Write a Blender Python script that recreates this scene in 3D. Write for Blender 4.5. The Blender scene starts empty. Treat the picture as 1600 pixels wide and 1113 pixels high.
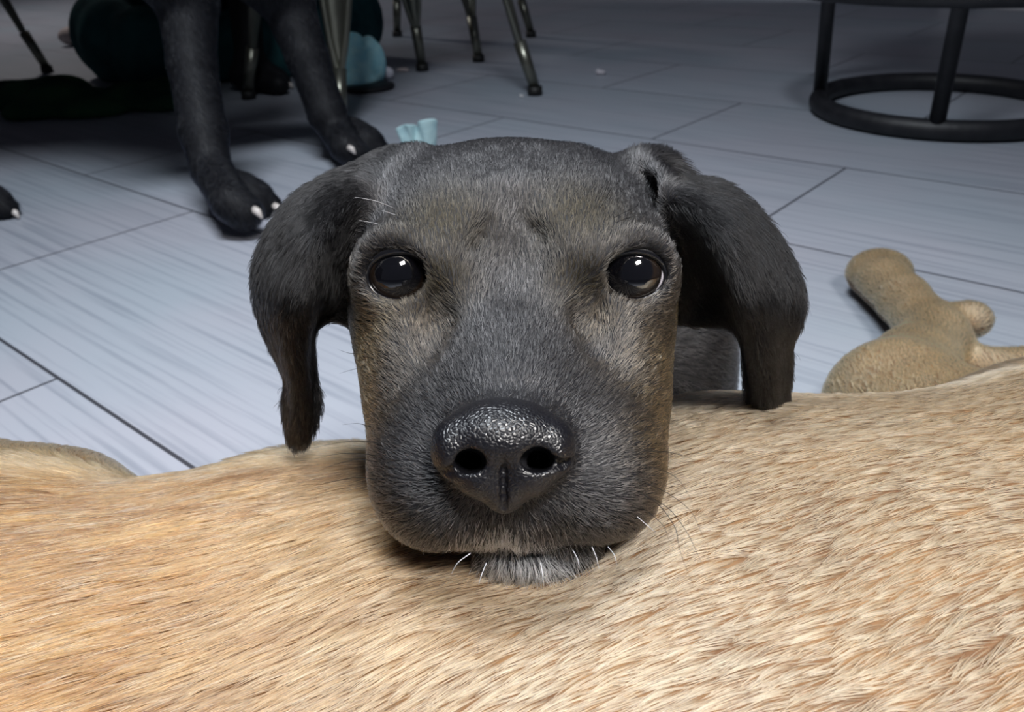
import bpy, math, random
import numpy as np
from mathutils import Vector, Matrix, kdtree

random.seed(7)
RNG = np.random.default_rng(7)
SC = bpy.context.scene
COL = SC.collection

# ------------------------------------------------------------------ camera
H = 0.32
FPX = 1284.0
PITCH = math.radians(28.5)
ROLL = math.radians(2.6)
fw = np.array([0, math.cos(PITCH), -math.sin(PITCH)])
_up = np.array([0, math.sin(PITCH), math.cos(PITCH)])
_rt = np.array([1.0, 0, 0])
CR = _rt * math.cos(ROLL) - _up * math.sin(ROLL)
CU = _rt * math.sin(ROLL) + _up * math.cos(ROLL)
EYE = np.array([0, 0, H])


def ray(x, y):
    return CR * (x - 800) / FPX + CU * (556.5 - y) / FPX + fw


def P(x, y, d):
    """world point seen at photo pixel (x, y) at depth d"""
    return EYE + ray(x, y) * d


def G(x, y, z=0.0):
    """world point seen at photo pixel (x, y) at height z"""
    r = ray(x, y)
    return EYE + r * (z - H) / r[2]


cam_data = bpy.data.cameras.new('camera')
cam = bpy.data.objects.new('camera', cam_data)
COL.objects.link(cam)
SC.camera = cam
cam_data.sensor_width = 36
cam_data.lens = FPX / 1600 * 36
cam_data.clip_start = 0.01
cam.matrix_world = Matrix(((CR[0], CU[0], -fw[0], EYE[0]), (CR[1], CU[1], -fw[1], EYE[1]),
                           (CR[2], CU[2], -fw[2], EYE[2]), (0, 0, 0, 1)))
cam_data.dof.use_dof = True
cam_data.dof.focus_distance = 0.225
cam_data.dof.aperture_fstop = 26

# ------------------------------------------------------------------ light
SC.view_settings.view_transform = 'Standard'
SC.view_settings.look = 'None'
SC.view_settings.gamma = 1
SC.view_settings.use_curve_mapping = False
SC.view_settings.exposure = 0.0
world = bpy.data.worlds.new('room_ambience')
SC.world = world
world.use_nodes = True
world.node_tree.nodes['Background'].inputs[0].default_value = (0.55, 0.6, 0.8, 1)
world.node_tree.nodes['Background'].inputs[1].default_value = 0.08


def area(name, loc, target, sx, sy, power, col):
    ld = bpy.data.lights.new(name, 'AREA')
    ld.shape = 'RECTANGLE'
    ld.size, ld.size_y = sx, sy
    ld.energy = power
    ld.color = col
    o = bpy.data.objects.new(name, ld)
    COL.objects.link(o)
    o.location = loc
    d = Vector(target) - Vector(loc)
    o.rotation_euler = d.to_track_quat('-Z', 'Y').to_euler()
    return o


lamp = area('ceiling_lamp_light', (-0.20, 0.42, 1.50), (-0.24, 0.60, 0), 0.50, 0.34, 16.5, (0.88, 0.94, 1.0))
lamp.data.spread = math.radians(134)
key = area('room_light_above', (0.36, -0.48, 1.30), (0.12, -0.03, 0.1), 0.34, 0.24, 5.8, (1.0, 0.965, 0.93))
key.data.spread = math.radians(64)
far_fill = area('far_fill_light', (2.3, 2.3, 2.3), (1.9, 3.0, 0), 0.4, 0.4, 9, (0.95, 0.95, 1.0))  # added fill, no visible source: lifts the far right floor and baseboard
far_fill.data.spread = math.radians(90)
back_fill = area('back_fill_light', (-2.3, 4.0, 2.3), (-1.6, 3.4, 0), 0.4, 0.4, 10, (1.0, 0.95, 0.92))  # invented fill that brightens the pale dog's leg and floor at back left
back_fill.data.spread = math.radians(110)


# ------------------------------------------------------------------ helpers
def tag(o, label=None, cat=None, group=None, kind=None):
    if label: o['label'] = label
    if cat: o['category'] = cat
    if group: o['group'] = group
    if kind: o['kind'] = kind
    return o


def empty(name, loc, label, cat, group=None, rz=0):
    o = bpy.data.objects.new(name, None)
    COL.objects.link(o)
    o.location = loc
    o.rotation_euler = (0, 0, rz)
    o.empty_display_size = 0.05
    return tag(o, label, cat, group)


def link(o, parent=None):
    COL.objects.link(o)
    if parent is not None:
        o.parent = parent
        if parent.type != 'EMPTY' or True:
            o.matrix_parent_inverse = Matrix.LocRotScale(parent.location, parent.rotation_euler, None).inverted() if parent.parent is None else Matrix.Identity(4)
    return o


def mesh_obj(name, v, f, mat=None, parent=None, smooth=True):
    me = bpy.data.meshes.new(name)
    me.from_pydata([tuple(map(float, p)) for p in v] if not isinstance(v, np.ndarray) else v.tolist(), [],
                   f if not isinstance(f, np.ndarray) else f.tolist())
    me.update()
    if smooth:
        me.polygons.foreach_set('use_smooth', [True] * len(me.polygons))
    if mat is not None:
        me.materials.append(mat)
    return link(bpy.data.objects.new(name, me), parent)


class MB:
    def __init__(s):
        s.v, s.f = [], []

    def add(s, v, f):
        n = len(s.v)
        s.v += [tuple(map(float, p)) for p in v]
        s.f += [[i + n for i in q] for q in f]
        return s

    def box(s, lo, hi, M=None):
        v = [Vector((x, y, z)) for x in (lo[0], hi[0]) for y in (lo[1], hi[1]) for z in (lo[2], hi[2])]
        if M is not None: v = [M @ p for p in v]
        return s.add(v, [[0, 1, 3, 2], [4, 6, 7, 5], [0, 4, 5, 1], [2, 3, 7, 6], [0, 2, 6, 4], [1, 5, 7, 3]])

    def tube(s, pts, rad, n=12, closed=False, cap=True):
        pts = [Vector(p) for p in pts]
        if not hasattr(rad, '__len__'): rad = [rad] * len(pts)
        m = len(pts)
        rings = []
        ref = None
        for i, p in enumerate(pts):
            if closed:
                t = pts[(i + 1) % m] - pts[i - 1]
            else:
                t = pts[min(i + 1, m - 1)] - pts[max(i - 1, 0)]
            t.normalize()
            if ref is None:
                ref = Vector((0, 0, 1)) if abs(t.z) < .9 else Vector((1, 0, 0))
            a = (ref - t * ref.dot(t)).normalized()
            ref = a
            b = t.cross(a)
            rings.append([p + (a * math.cos(k * 2 * math.pi / n) + b * math.sin(k * 2 * math.pi / n)) * rad[i] for k in range(n)])
        v = [q for r in rings for q in r]
        f = []
        for i in range(m if closed else m - 1):
            j = (i + 1) % m
            for k in range(n):
                l = (k + 1) % n
                f.append([i * n + k, i * n + l, j * n + l, j * n + k])
        if cap and not closed:
            f.append(list(range(n))[::-1])
            f.append([(m - 1) * n + k for k in range(n)])
        return s.add(v, f)

    def build(s, name, mat, parent=None, smooth=True, bevel=0, sub=0):
        o = mesh_obj(name, s.v, s.f, mat, parent, smooth)
        if bevel:
            b = o.modifiers.new('bevel', 'BEVEL')
            b.width = bevel
            b.segments = 2
            b.limit_method = 'ANGLE'
        if sub:
            m = o.modifiers.new('sub', 'SUBSURF')
            m.levels = m.render_levels = sub
        return o


# ------------------------------------------------------------------ materials
def mat(name, base=(.5, .5, .5), rough=.5, metal=0.0, spec=.5, coat=0):
    m = bpy.data.materials.new(name)
    m.use_nodes = True
    b = m.node_tree.nodes['Principled BSDF']
    b.inputs['Base Color'].default_value = (*base, 1)
    b.inputs['Roughness'].default_value = rough
    b.inputs['Metallic'].default_value = metal
    b.inputs['Specular IOR Level'].default_value = spec
    b.inputs['Coat Weight'].default_value = coat
    return m


def nt(m):
    return m.node_tree.nodes, m.node_tree.links, m.node_tree.nodes['Principled BSDF']


def noise_color(m, c1, c2, scale=8, detail=4, lo=.35, hi=.65, bump=0, vec='Object', stretch=(1, 1, 1)):
    N, L, b = nt(m)
    tc = N.new('ShaderNodeTexCoord')
    mp = N.new('ShaderNodeMapping')
    mp.inputs['Scale'].default_value = stretch
    L.new(tc.outputs[vec], mp.inputs[0])
    n = N.new('ShaderNodeTexNoise')
    n.inputs['Scale'].default_value = scale
    n.inputs['Detail'].default_value = detail
    L.new(mp.outputs[0], n.inputs['Vector'])
    r = N.new('ShaderNodeValToRGB')
    r.color_ramp.elements[0].position = lo
    r.color_ramp.elements[1].position = hi
    r.color_ramp.elements[0].color = (*c1, 1)
    r.color_ramp.elements[1].color = (*c2, 1)
    L.new(n.outputs['Fac'], r.inputs[0])
    L.new(r.outputs[0], b.inputs['Base Color'])
    if bump:
        bp = N.new('ShaderNodeBump')
        bp.inputs['Strength'].default_value = bump
        bp.inputs['Distance'].default_value = .004
        L.new(n.outputs['Fac'], bp.inputs['Height'])
        L.new(bp.outputs[0], b.inputs['Normal'])
    return m


M_skin = mat('black_skin', (.009, .009, .011), .6, spec=.2)
M_tan = noise_color(mat('tan_skin', (.3, .17, .08), .8, spec=.2), (.11, .058, .030), (.18, .105, .052), 60)
M_lid = mat('eyelid_skin', (.006, .006, .008), .22, spec=.6)
M_claw = mat('claw', (.55, .5, .47), .35)
M_blackmetal = noise_color(mat('black_painted_steel', (.012, .013, .018), .55), (.003, .0035, .006), (.010, .010, .013), 40, bump=.3)
M_rubber = mat('black_rubber', (.006, .006, .006), .6)
M_white = mat('white_paint', (.75, .75, .78), .5)


def fur_mat(name, col_attr=True, col=(.02, .02, .022), rough=.3, rad=.35, coat=0, root=1.0):
    m = bpy.data.materials.new(name)
    m.use_nodes = True
    N, L = m.node_tree.nodes, m.node_tree.links
    N.remove(N['Principled BSDF'])
    h = N.new('ShaderNodeBsdfHairPrincipled')
    h.parametrization = 'COLOR'
    h.inputs['Roughness'].default_value = rough
    h.inputs['Radial Roughness'].default_value = rad
    h.inputs['Coat'].default_value = coat
    h.inputs['Color'].default_value = (*col, 1)
    if col_attr:
        a = N.new('ShaderNodeAttribute')
        a.attribute_name = 'tint'
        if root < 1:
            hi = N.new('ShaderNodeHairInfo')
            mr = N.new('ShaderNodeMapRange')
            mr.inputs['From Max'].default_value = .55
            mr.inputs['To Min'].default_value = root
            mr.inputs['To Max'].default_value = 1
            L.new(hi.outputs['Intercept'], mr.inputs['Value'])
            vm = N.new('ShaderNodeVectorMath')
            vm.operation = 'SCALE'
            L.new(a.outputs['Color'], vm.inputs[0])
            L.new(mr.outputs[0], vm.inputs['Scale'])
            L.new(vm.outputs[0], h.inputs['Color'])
        else:
            L.new(a.outputs['Color'], h.inputs['Color'])
        mm = N.new('ShaderNodeMath')
        mm.operation = 'MULTIPLY_ADD'
        mm.inputs[1].default_value = .35
        mm.inputs[2].default_value = 1.20
        L.new(a.outputs['Alpha'], mm.inputs[0])
        L.new(mm.outputs[0], h.inputs['IOR'])
    L.new(h.outputs[0], N['Material Output'].inputs[0])
    return m


M_furblack = fur_mat('black_fur', rough=.32, rad=.45)
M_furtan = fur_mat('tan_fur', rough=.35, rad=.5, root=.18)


# ------------------------------------------------------------------ implicit modelling (signed distance grid -> one closed mesh)
class Field:
    def __init__(s, lo, hi, h):
        s.lo = np.array(lo, float)
        s.h = h
        s.n = np.ceil((np.array(hi, float) - s.lo) / h).astype(int) + 1
        s.S = np.full(s.n, 0.03, np.float32)

    def block(s, lo, hi):
        i0 = np.clip(np.floor((np.array(lo) - s.lo) / s.h).astype(int), 0, s.n)
        i1 = np.clip(np.ceil((np.array(hi) - s.lo) / s.h).astype(int) + 1, 0, s.n)
        if np.any(i1 <= i0): return None
        ax = [(s.lo[a] + s.h * np.arange(i0[a], i1[a])).astype(np.float32) for a in range(3)]
        X, Y, Z = ax[0][:, None, None], ax[1][None, :, None], ax[2][None, None, :]
        return tuple(slice(i0[a], i1[a]) for a in range(3)), X, Y, Z

    def put(s, sl, D, k, sub=False):
        A = s.S[sl]
        if sub:
            D = -D
            hh = np.clip(.5 - .5 * (A - D) / k, 0, 1) if k > 0 else (D > A).astype(np.float32)
            s.S[sl] = A * (1 - hh) + D * hh + k * hh * (1 - hh)
            if k == 0: s.S[sl] = np.maximum(A, D)
        else:
            if k == 0:
                s.S[sl] = np.minimum(A, D)
            else:
                hh = np.clip(.5 + .5 * (A - D) / k, 0, 1)
                s.S[sl] = A * (1 - hh) + D * hh - k * hh * (1 - hh)

    def ell(s, c, r, k=.006, rot=None, sub=False):
        """ellipsoid; rot = 3x3 matrix whose columns are the local axes"""
        c = np.array(c, float)
        r = np.array(r, float)
        m = max(r) + k + .012
        b = s.block(c - m, c + m)
        if b is None: return s
        sl, X, Y, Z = b
        X, Y, Z = X - c[0], Y - c[1], Z - c[2]
        if rot is not None:
            A = np.array(rot)
            X, Y, Z = (A[0, i] * X + A[1, i] * Y + A[2, i] * Z for i in range(3))
        k0 = np.sqrt((X / r[0]) ** 2 + (Y / r[1]) ** 2 + (Z / r[2]) ** 2)
        k1 = np.sqrt((X / r[0] ** 2) ** 2 + (Y / r[1] ** 2) ** 2 + (Z / r[2] ** 2) ** 2)
        D = (k0 * (k0 - 1) / np.maximum(k1, 1e-6)).astype(np.float32)
        s.put(sl, D, k, sub)
        return s

    def cap(s, a, b, ra, rb=None, k=.006, sub=False):
        if rb is None: rb = ra
        a, b = np.array(a, float), np.array(b, float)
        m = max(ra, rb) + k + .012
        bl = s.block(np.minimum(a, b) - m, np.maximum(a, b) + m)
        if bl is None: return s
        sl, X, Y, Z = bl
        ab = b - a
        L2 = float(ab @ ab) + 1e-12
        t = np.clip(((X - a[0]) * ab[0] + (Y - a[1]) * ab[1] + (Z - a[2]) * ab[2]) / L2, 0, 1)
        D = np.sqrt((X - a[0] - ab[0] * t) ** 2 + (Y - a[1] - ab[1] * t) ** 2 + (Z - a[2] - ab[2] * t) ** 2) - (ra + (rb - ra) * t)
        s.put(sl, D.astype(np.float32), k, sub)
        return s

    def chain(s, pts, rad, k=.006, sub=False):
        for i in range(len(pts) - 1):
            s.cap(pts[i], pts[i + 1], rad[i], rad[i + 1], k if i == 0 or sub else max(k * .6, .002), sub)
        return s

    def cloud(s, pts, r, k=.004):
        """sheet given as a dense point set with a radius"""
        lo, hi = pts.min(0) - .016, pts.max(0) + .016
        bl = s.block(lo, hi)
        sl, X, Y, Z = bl
        T = np.full(s.S[sl].shape, .03, np.float32)
        o = np.array([q.start for q in sl])
        w = int(math.ceil((float(np.max(r)) + .008) / s.h))
        for i, p in enumerate(pts):
            rr = r if np.isscalar(r) else r[i]
            c = np.round((p - s.lo) / s.h).astype(int) - o
            a = np.maximum(c - w, 0)
            b = np.minimum(c + w + 1, T.shape)
            if np.any(b <= a): continue
            x = X[a[0]:b[0]] - p[0]
            y = Y[:, a[1]:b[1]] - p[1]
            z = Z[:, :, a[2]:b[2]] - p[2]
            D = np.sqrt(x * x + y * y + z * z) - rr
            q = T[a[0]:b[0], a[1]:b[1], a[2]:b[2]]
            np.minimum(q, D, out=q)
        s.put(sl, T, k)
        return s

    def sweep(s, xs, yc, a, zc, b, k=.01):
        """elliptical cross-sections (yc, a, zc, b) along world x"""
        bl = s.block((xs[0], s.lo[1], s.lo[2]), (xs[-1], s.lo[1] + s.h * s.n[1], s.lo[2] + s.h * s.n[2]))
        sl, X, Y, Z = bl
        x = X[:, 0, 0]

        def sm(v):
            q = np.interp(np.linspace(xs[0], xs[-1], 400), xs, v)
            w = np.hanning(13); w /= w.sum()
            q = np.convolve(np.pad(q, 6, mode='edge'), w, 'valid')
            return np.interp(x, np.linspace(xs[0], xs[-1], 400), q)[:, None, None]
        yc, a, zc, b = sm(yc), sm(a), sm(zc), sm(b)
        U, W = (Y - yc), (Z - zc)
        k0 = np.sqrt((U / a) ** 2 + (W / b) ** 2)
        k1 = np.sqrt((U / a ** 2) ** 2 + (W / b ** 2) ** 2)
        D = k0 * (k0 - 1) / np.maximum(k1, 1e-6)
        s.put(sl, (D + 0 * X).astype(np.float32), k)
        return s

    def floor(s, z):
        bl = s.block(s.lo, s.lo + (s.n - 1) * s.h)
        sl, X, Y, Z = bl
        np.maximum(s.S, (z - Z), out=s.S)
        return s

    def hit(s, px, py, push=0.0, d0=.12, d1=.6):
        """first surface point met by the ray through photo pixel (px, py)"""
        r = ray(px, py)
        for d in np.arange(d0, d1, .0006):
            q = (EYE + r * d - s.lo) / s.h
            i = q.astype(int)
            if np.any(i < 0) or np.any(i >= s.n - 1): continue
            w = q - i
            v = 0
            for a in (0, 1):
                for b in (0, 1):
                    for c in (0, 1):
                        v += s.S[i[0] + a, i[1] + b, i[2] + c] * (w[0] if a else 1 - w[0]) * (w[1] if b else 1 - w[1]) * (w[2] if c else 1 - w[2])
            if v < 0: return EYE + r * (d + push)
        return EYE + r * .25

    def mesh(s, smooth=1):
        S = s.S
        for _ in range(smooth):
            for ax in range(3):
                R = S.copy()
                a = [slice(None)] * 3
                b = [slice(None)] * 3
                c = [slice(None)] * 3
                a[ax], b[ax], c[ax] = slice(1, -1), slice(0, -2), slice(2, None)
                R[tuple(a)] = .5 * S[tuple(a)] + .25 * (S[tuple(b)] + S[tuple(c)])
                S = R
        n = s.n
        S[0], S[-1], S[:, 0], S[:, -1], S[:, :, 0], S[:, :, -1] = .01, .01, .01, .01, .01, .01
        neg = S < 0
        cnt = np.zeros(tuple(n - 1), np.int8)
        for i in (0, 1):
            for j in (0, 1):
                for k in (0, 1):
                    cnt += neg[i:n[0] - 1 + i, j:n[1] - 1 + j, k:n[2] - 1 + k]
        act = np.argwhere((cnt > 0) & (cnt < 8))
        idx = np.full(tuple(n - 1), -1, np.int32)
        idx[act[:, 0], act[:, 1], act[:, 2]] = np.arange(len(act))
        acc = np.zeros((len(act), 3))
        num = np.zeros(len(act))
        corners = [(i, j, k) for i in (0, 1) for j in (0, 1) for k in (0, 1)]
        for a in corners:
            for ax in range(3):
                if a[ax]: continue
                b = list(a)
                b[ax] = 1
                va = S[act[:, 0] + a[0], act[:, 1] + a[1], act[:, 2] + a[2]]
                vb = S[act[:, 0] + b[0], act[:, 1] + b[1], act[:, 2] + b[2]]
                m = (va < 0) != (vb < 0)
                t = np.where(m, va / np.where(m, va - vb, 1), 0)
                p = np.tile(np.array(a, float), (len(act), 1))
                p[:, ax] = t
                acc[m] += p[m]
                num[m] += 1
        V = s.lo + s.h * (act + acc / num[:, None])
        F = []
        for ax in range(3):
            u, w = (ax + 1) % 3, (ax + 2) % 3
            sa = [slice(None)] * 3
            sb = [slice(None)] * 3
            sa[ax], sb[ax] = slice(0, -1), slice(1, None)
            na, nb = neg[tuple(sa)], neg[tuple(sb)]
            e = np.argwhere(na != nb)
            e = e[(e[:, u] > 0) & (e[:, w] > 0) & (e[:, u] < n[u] - 1) & (e[:, w] < n[w] - 1)]
            s0 = na[e[:, 0], e[:, 1], e[:, 2]]
            q = []
            for du, dw in ((1, 1), (0, 1), (0, 0), (1, 0)):
                c = e.copy()
                c[:, u] -= du
                c[:, w] -= dw
                q.append(idx[c[:, 0], c[:, 1], c[:, 2]])
            q = np.stack(q, 1)
            q[~s0] = q[~s0][:, ::-1]
            F.append(q)
        F = np.concatenate(F)
        return V, F


def frame_axes(fwd, up=(0, 0, 1)):
    """columns: side, forward, up"""
    f = np.array(fwd, float)
    f /= np.linalg.norm(f)
    sd = np.cross(f, up)
    sd /= np.linalg.norm(sd)
    u = np.cross(sd, f)
    return np.stack([sd, f, u], 1)


# ------------------------------------------------------------------ fur
def sample(V, F, dens):
    """random points on quads; dens = per-face strands per m2"""
    T = np.concatenate([F[:, [0, 1, 2]], F[:, [0, 2, 3]]])
    D = np.concatenate([dens, dens])
    A, B, C = V[T[:, 0]], V[T[:, 1]], V[T[:, 2]]
    n = np.cross(B - A, C - A)
    ar = np.linalg.norm(n, axis=1) / 2
    n /= np.maximum(ar[:, None] * 2, 1e-12)
    e = ar * D
    cnt = np.floor(e + RNG.random(len(e))).astype(int)
    t = np.repeat(np.arange(len(T)), cnt)
    u, v = RNG.random(len(t)), RNG.random(len(t))
    fl = u + v > 1
    u[fl], v[fl] = 1 - u[fl], 1 - v[fl]
    p = A[t] + (B[t] - A[t]) * u[:, None] + (C[t] - A[t]) * v[:, None]
    return p, n[t]


def smooth_noise(p, scale, seed):
    """cheap smooth pseudo-noise in [-1, 1] from sums of sines"""
    r = np.random.default_rng(seed)
    out = np.zeros(len(p))
    for i in range(6):
        w = r.normal(size=3)
        w /= np.linalg.norm(w)
        out += np.sin((p @ w) * scale * r.uniform(.6, 1.9) + r.uniform(0, 6.28))
    return out / 3.2


def normals_smooth(V, F, p):
    fc = V[F].mean(1)
    a = V[F[:, 2]] - V[F[:, 0]]
    b = V[F[:, 3]] - V[F[:, 1]]
    n = np.cross(a, b)
    n /= np.maximum(np.linalg.norm(n, axis=1, keepdims=True), 1e-12)
    return fc, n


def make_fur(name, parent, p, n, flow, length, rad, tint, mtl, lift=.25, curl=.15, clump=0.0, clump_n=0, pts=5, jitter=.12, bend=.0, sheen=1.0):
    """p roots, n normals, flow tangent directions, length per strand, tint per strand rgb"""
    N = len(p)
    fl = flow + RNG.normal(size=(N, 3)) * jitter
    fl -= n * np.sum(fl * n, 1, keepdims=True)
    fl /= np.maximum(np.linalg.norm(fl, axis=1, keepdims=True), 1e-9)
    length = length * RNG.uniform(.7, 1.15, N)
    lf = lift * RNG.uniform(.55, 1.45, N)
    t = np.linspace(0, 1, pts)
    side = np.cross(n, fl)
    cv = RNG.normal(size=N) * curl
    Pp = np.zeros((N, pts, 3))
    for i, ti in enumerate(t):
        up = lf * (ti - (.55 + bend) * ti * ti)
        Pp[:, i] = p + fl * (length * ti)[:, None] + n * (length * up)[:, None] + side * (cv * length * ti * ti)[:, None]
    if clump and clump_n:
        g = RNG.choice(N, min(clump_n, N), replace=False)
        kd = kdtree.KDTree(len(g))
        for j, gi in enumerate(g): kd.insert(p[gi], j)
        kd.balance()
        near = np.array([kd.find(q)[1] for q in p])
        tgt = Pp[g[near]]
        w = (t ** 1.3 * clump)[None, :, None] * RNG.uniform(.5, 1.0, (N, 1, 1))
        tip = tgt[:, -1:]
        Pp = Pp * (1 - w) + (tgt * .5 + tip * .0 + Pp * .0 + tgt * .5) * w
    cu = bpy.data.hair_curves.new(name)
    cu.add_curves([pts] * N)
    cu.attributes['position'].data.foreach_set('vector', Pp.reshape(-1).astype(np.float32))
    prof = np.array([1, 1, .9, .65, .15]) if pts == 5 else np.linspace(1, .15, pts)
    R = (rad * RNG.uniform(.7, 1.3, N))[:, None] * prof[None, :]
    ra = cu.attributes.get('radius') or cu.attributes.new('radius', 'FLOAT', 'POINT')
    ra.data.foreach_set('value', R.reshape(-1).astype(np.float32))
    ca = cu.attributes.new('tint', 'FLOAT_COLOR', 'CURVE')
    ca.data.foreach_set('color', np.concatenate([np.clip(tint, 0, 1), np.ones((N, 1)) * np.reshape(sheen, (-1, 1))], 1).reshape(-1).astype(np.float32))
    cu.materials.append(mtl)
    o = bpy.data.objects.new(name, cu)
    o['kind'] = 'stuff'
    return link(o, parent)


def lerp_rows(rows, nu, nv):
    """rows of control points (px, py, d) -> dense smooth grid of world points"""
    A = np.array([[P(*q) for q in r] for r in rows])

    def cr(A, n):
        m = len(A)
        out = []
        for u in np.linspace(0, m - 1, n):
            i = min(int(u), m - 2)
            f = u - i
            p0, p1, p2, p3 = A[max(i - 1, 0)], A[i], A[i + 1], A[min(i + 2, m - 1)]
            out.append(.5 * (2 * p1 + (p2 - p0) * f + (2 * p0 - 5 * p1 + 4 * p2 - p3) * f * f + (3 * p1 - p0 - 3 * p2 + p3) * f ** 3))
        return np.array(out)
    A = cr(A, nu)
    return cr(A.transpose(1, 0, 2), nv).transpose(1, 0, 2)


# ================================================================== SETTING
TA = math.radians(-41.3)


def make_floor():
    m = mat('grey_wood_look_tile', (.3, .3, .35), .42, spec=.45)
    N, L, b = nt(m)
    tc = N.new('ShaderNodeTexCoord')
    br = N.new('ShaderNodeTexBrick')
    mp = N.new('ShaderNodeMapping')
    # tile joints: rows of 0.303 m, tiles 0.60 m, running bond (object x runs along the tiles)
    mp.inputs['Location'].default_value = (0.065, -0.197, 0)
    L.new(tc.outputs['Object'], mp.inputs[0])
    L.new(mp.outputs[0], br.inputs['Vector'])
    br.offset = .5
    br.inputs['Scale'].default_value = 1
    br.inputs['Brick Width'].default_value = .6
    br.inputs['Row Height'].default_value = .303
    br.inputs['Mortar Size'].default_value = .0018
    br.inputs['Mortar Smooth'].default_value = .25
    br.inputs['Color1'].default_value = (.295, .318, .350, 1)
    br.inputs['Color2'].default_value = (.325, .350, .385, 1)
    br.inputs['Mortar'].default_value = (.045, .047, .055, 1)
    # grain
    mp2 = N.new('ShaderNodeMapping')
    mp2.inputs['Scale'].default_value = (3.5, 170, 1)
    L.new(tc.outputs['Object'], mp2.inputs[0])
    g = N.new('ShaderNodeTexNoise')
    g.inputs['Scale'].default_value = 1
    g.inputs['Detail'].default_value = 6
    g.inputs['Distortion'].default_value = .25
    L.new(mp2.outputs[0], g.inputs['Vector'])
    r = N.new('ShaderNodeValToRGB')
    r.color_ramp.elements[0].position = .30
    r.color_ramp.elements[0].color = (.66, .68, .71, 1)
    r.color_ramp.elements[1].position = .52
    r.color_ramp.elements[1].color = (1, 1, 1, 1)
    L.new(g.outputs['Fac'], r.inputs[0])
    n2 = N.new('ShaderNodeTexNoise')
    n2.inputs['Scale'].default_value = 3.2
    n2.inputs['Detail'].default_value = 3
    L.new(tc.outputs['Object'], n2.inputs['Vector'])
    r2 = N.new('ShaderNodeValToRGB')
    r2.color_ramp.elements[0].position = .35
    r2.color_ramp.elements[1].position = .62
    r2.color_ramp.elements[0].color = (.94, .98, 1.02, 1)
    r2.color_ramp.elements[1].color = (1.05, 1.0, 1.04, 1)
    L.new(n2.outputs['Fac'], r2.inputs[0])
    x1 = N.new('ShaderNodeMix'); x1.data_type = 'RGBA'; x1.blend_type = 'MULTIPLY'; x1.inputs[0].default_value = 1
    x2 = N.new('ShaderNodeMix'); x2.data_type = 'RGBA'; x2.blend_type = 'MULTIPLY'; x2.inputs[0].default_value = .8
    L.new(br.outputs['Color'], x1.inputs[6]); L.new(r2.outputs[0], x1.inputs[7])
    L.new(x1.outputs[2], x2.inputs[6]); L.new(r.outputs[0], x2.inputs[7])
    L.new(x2.outputs[2], b.inputs['Base Color'])
    bp = N.new('ShaderNodeBump'); bp.inputs['Strength'].default_value = .35; bp.inputs['Distance'].default_value = .002
    sub = N.new('ShaderNodeMath'); sub.operation = 'SUBTRACT'
    L.new(r.outputs[0], sub.inputs[0]); L.new(br.outputs['Fac'], sub.inputs[1])
    L.new(sub.outputs[0], bp.inputs['Height'])
    L.new(bp.outputs[0], b.inputs['Normal'])
    o = MB().box((-7, -7, -.05), (7, 7, 0)).build('floor', m, smooth=False)
    o.rotation_euler = (0, 0, TA)
    o['kind'] = 'structure'
    return o


make_floor()

M_wall = noise_color(mat('painted_wall', (.35, .35, .38), .8), (.30, .30, .33), (.36, .36, .4), 3)


def struct(mb, name, m, **k):
    o = mb.build(name, m, smooth=False, **k)
    o['kind'] = 'structure'
    return o


struct(MB().box((-4, 5.2, 0), (4.6, 5.3, 2.6)), 'wall_back', M_wall)
struct(MB().box((-4.1, -2.6, 0), (-4, 5.3, 2.6)), 'wall_left', M_wall)
# short return wall at the far right with its white skirting
_w = G(1503, 13)
_Tm = Matrix.Translation((_w[0], _w[1], 0)) @ Matrix.Rotation(math.radians(-52), 4, 'Z')
struct(MB().box((0, .02, 0), (2.2, .12, 2.6), _Tm), 'wall_right', M_wall)
struct(MB().box((.035, 0, 0), (2.2, .02, .12), _Tm), 'baseboard_right', M_white, bevel=.003)
struct(MB().box((-.06, -.02, 0), (.03, .14, 2.1), _Tm), 'trim_1', M_white, bevel=.003)


# ================================================================== BLACK PUPPY (foreground head)
def gridpts(A):
    return A.reshape(-1, 3)


EAR_L = [
    [(600, 420, .270), (590, 350, .262), (592, 300, .262), (612, 262, .275), (650, 236, .292)],
    [(590, 470, .272), (555, 380, .262), (540, 320, .258), (545, 278, .270), (580, 255, .288)],
    [(578, 497, .273), (530, 430, .262), (500, 370, .250), (482, 322, .262), (505, 285, .283)],
    [(558, 500, .273), (517, 465, .262), (482, 425, .248), (440, 382, .258), (448, 328, .278)],
    [(517, 496, .268), (497, 480, .260), (467, 470, .248), (420, 447, .256), (410, 395, .274)],
    [(488, 515, .262), (480, 515, .257), (462, 520, .248), (428, 500, .254), (403, 450, .271)],
    [(483, 550, .258), (476, 550, .254), (463, 555, .249), (442, 545, .252), (418, 512, .266)],
    [(487, 590, .256), (478, 590, .253), (467, 592, .251), (457, 592, .253), (450, 585, .258)],
    [(494, 630, .254), (483, 632, .252), (470, 635, .251), (458, 635, .252), (448, 632, .256)],
    [(486, 668, .252), (477, 673, .251), (468, 675, .251), (460, 675, .252), (453, 672, .254)],
    [(474, 690, .252), (470, 692, .252), (466, 693, .252), (462, 693, .252), (458, 690, .252)],
]
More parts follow.
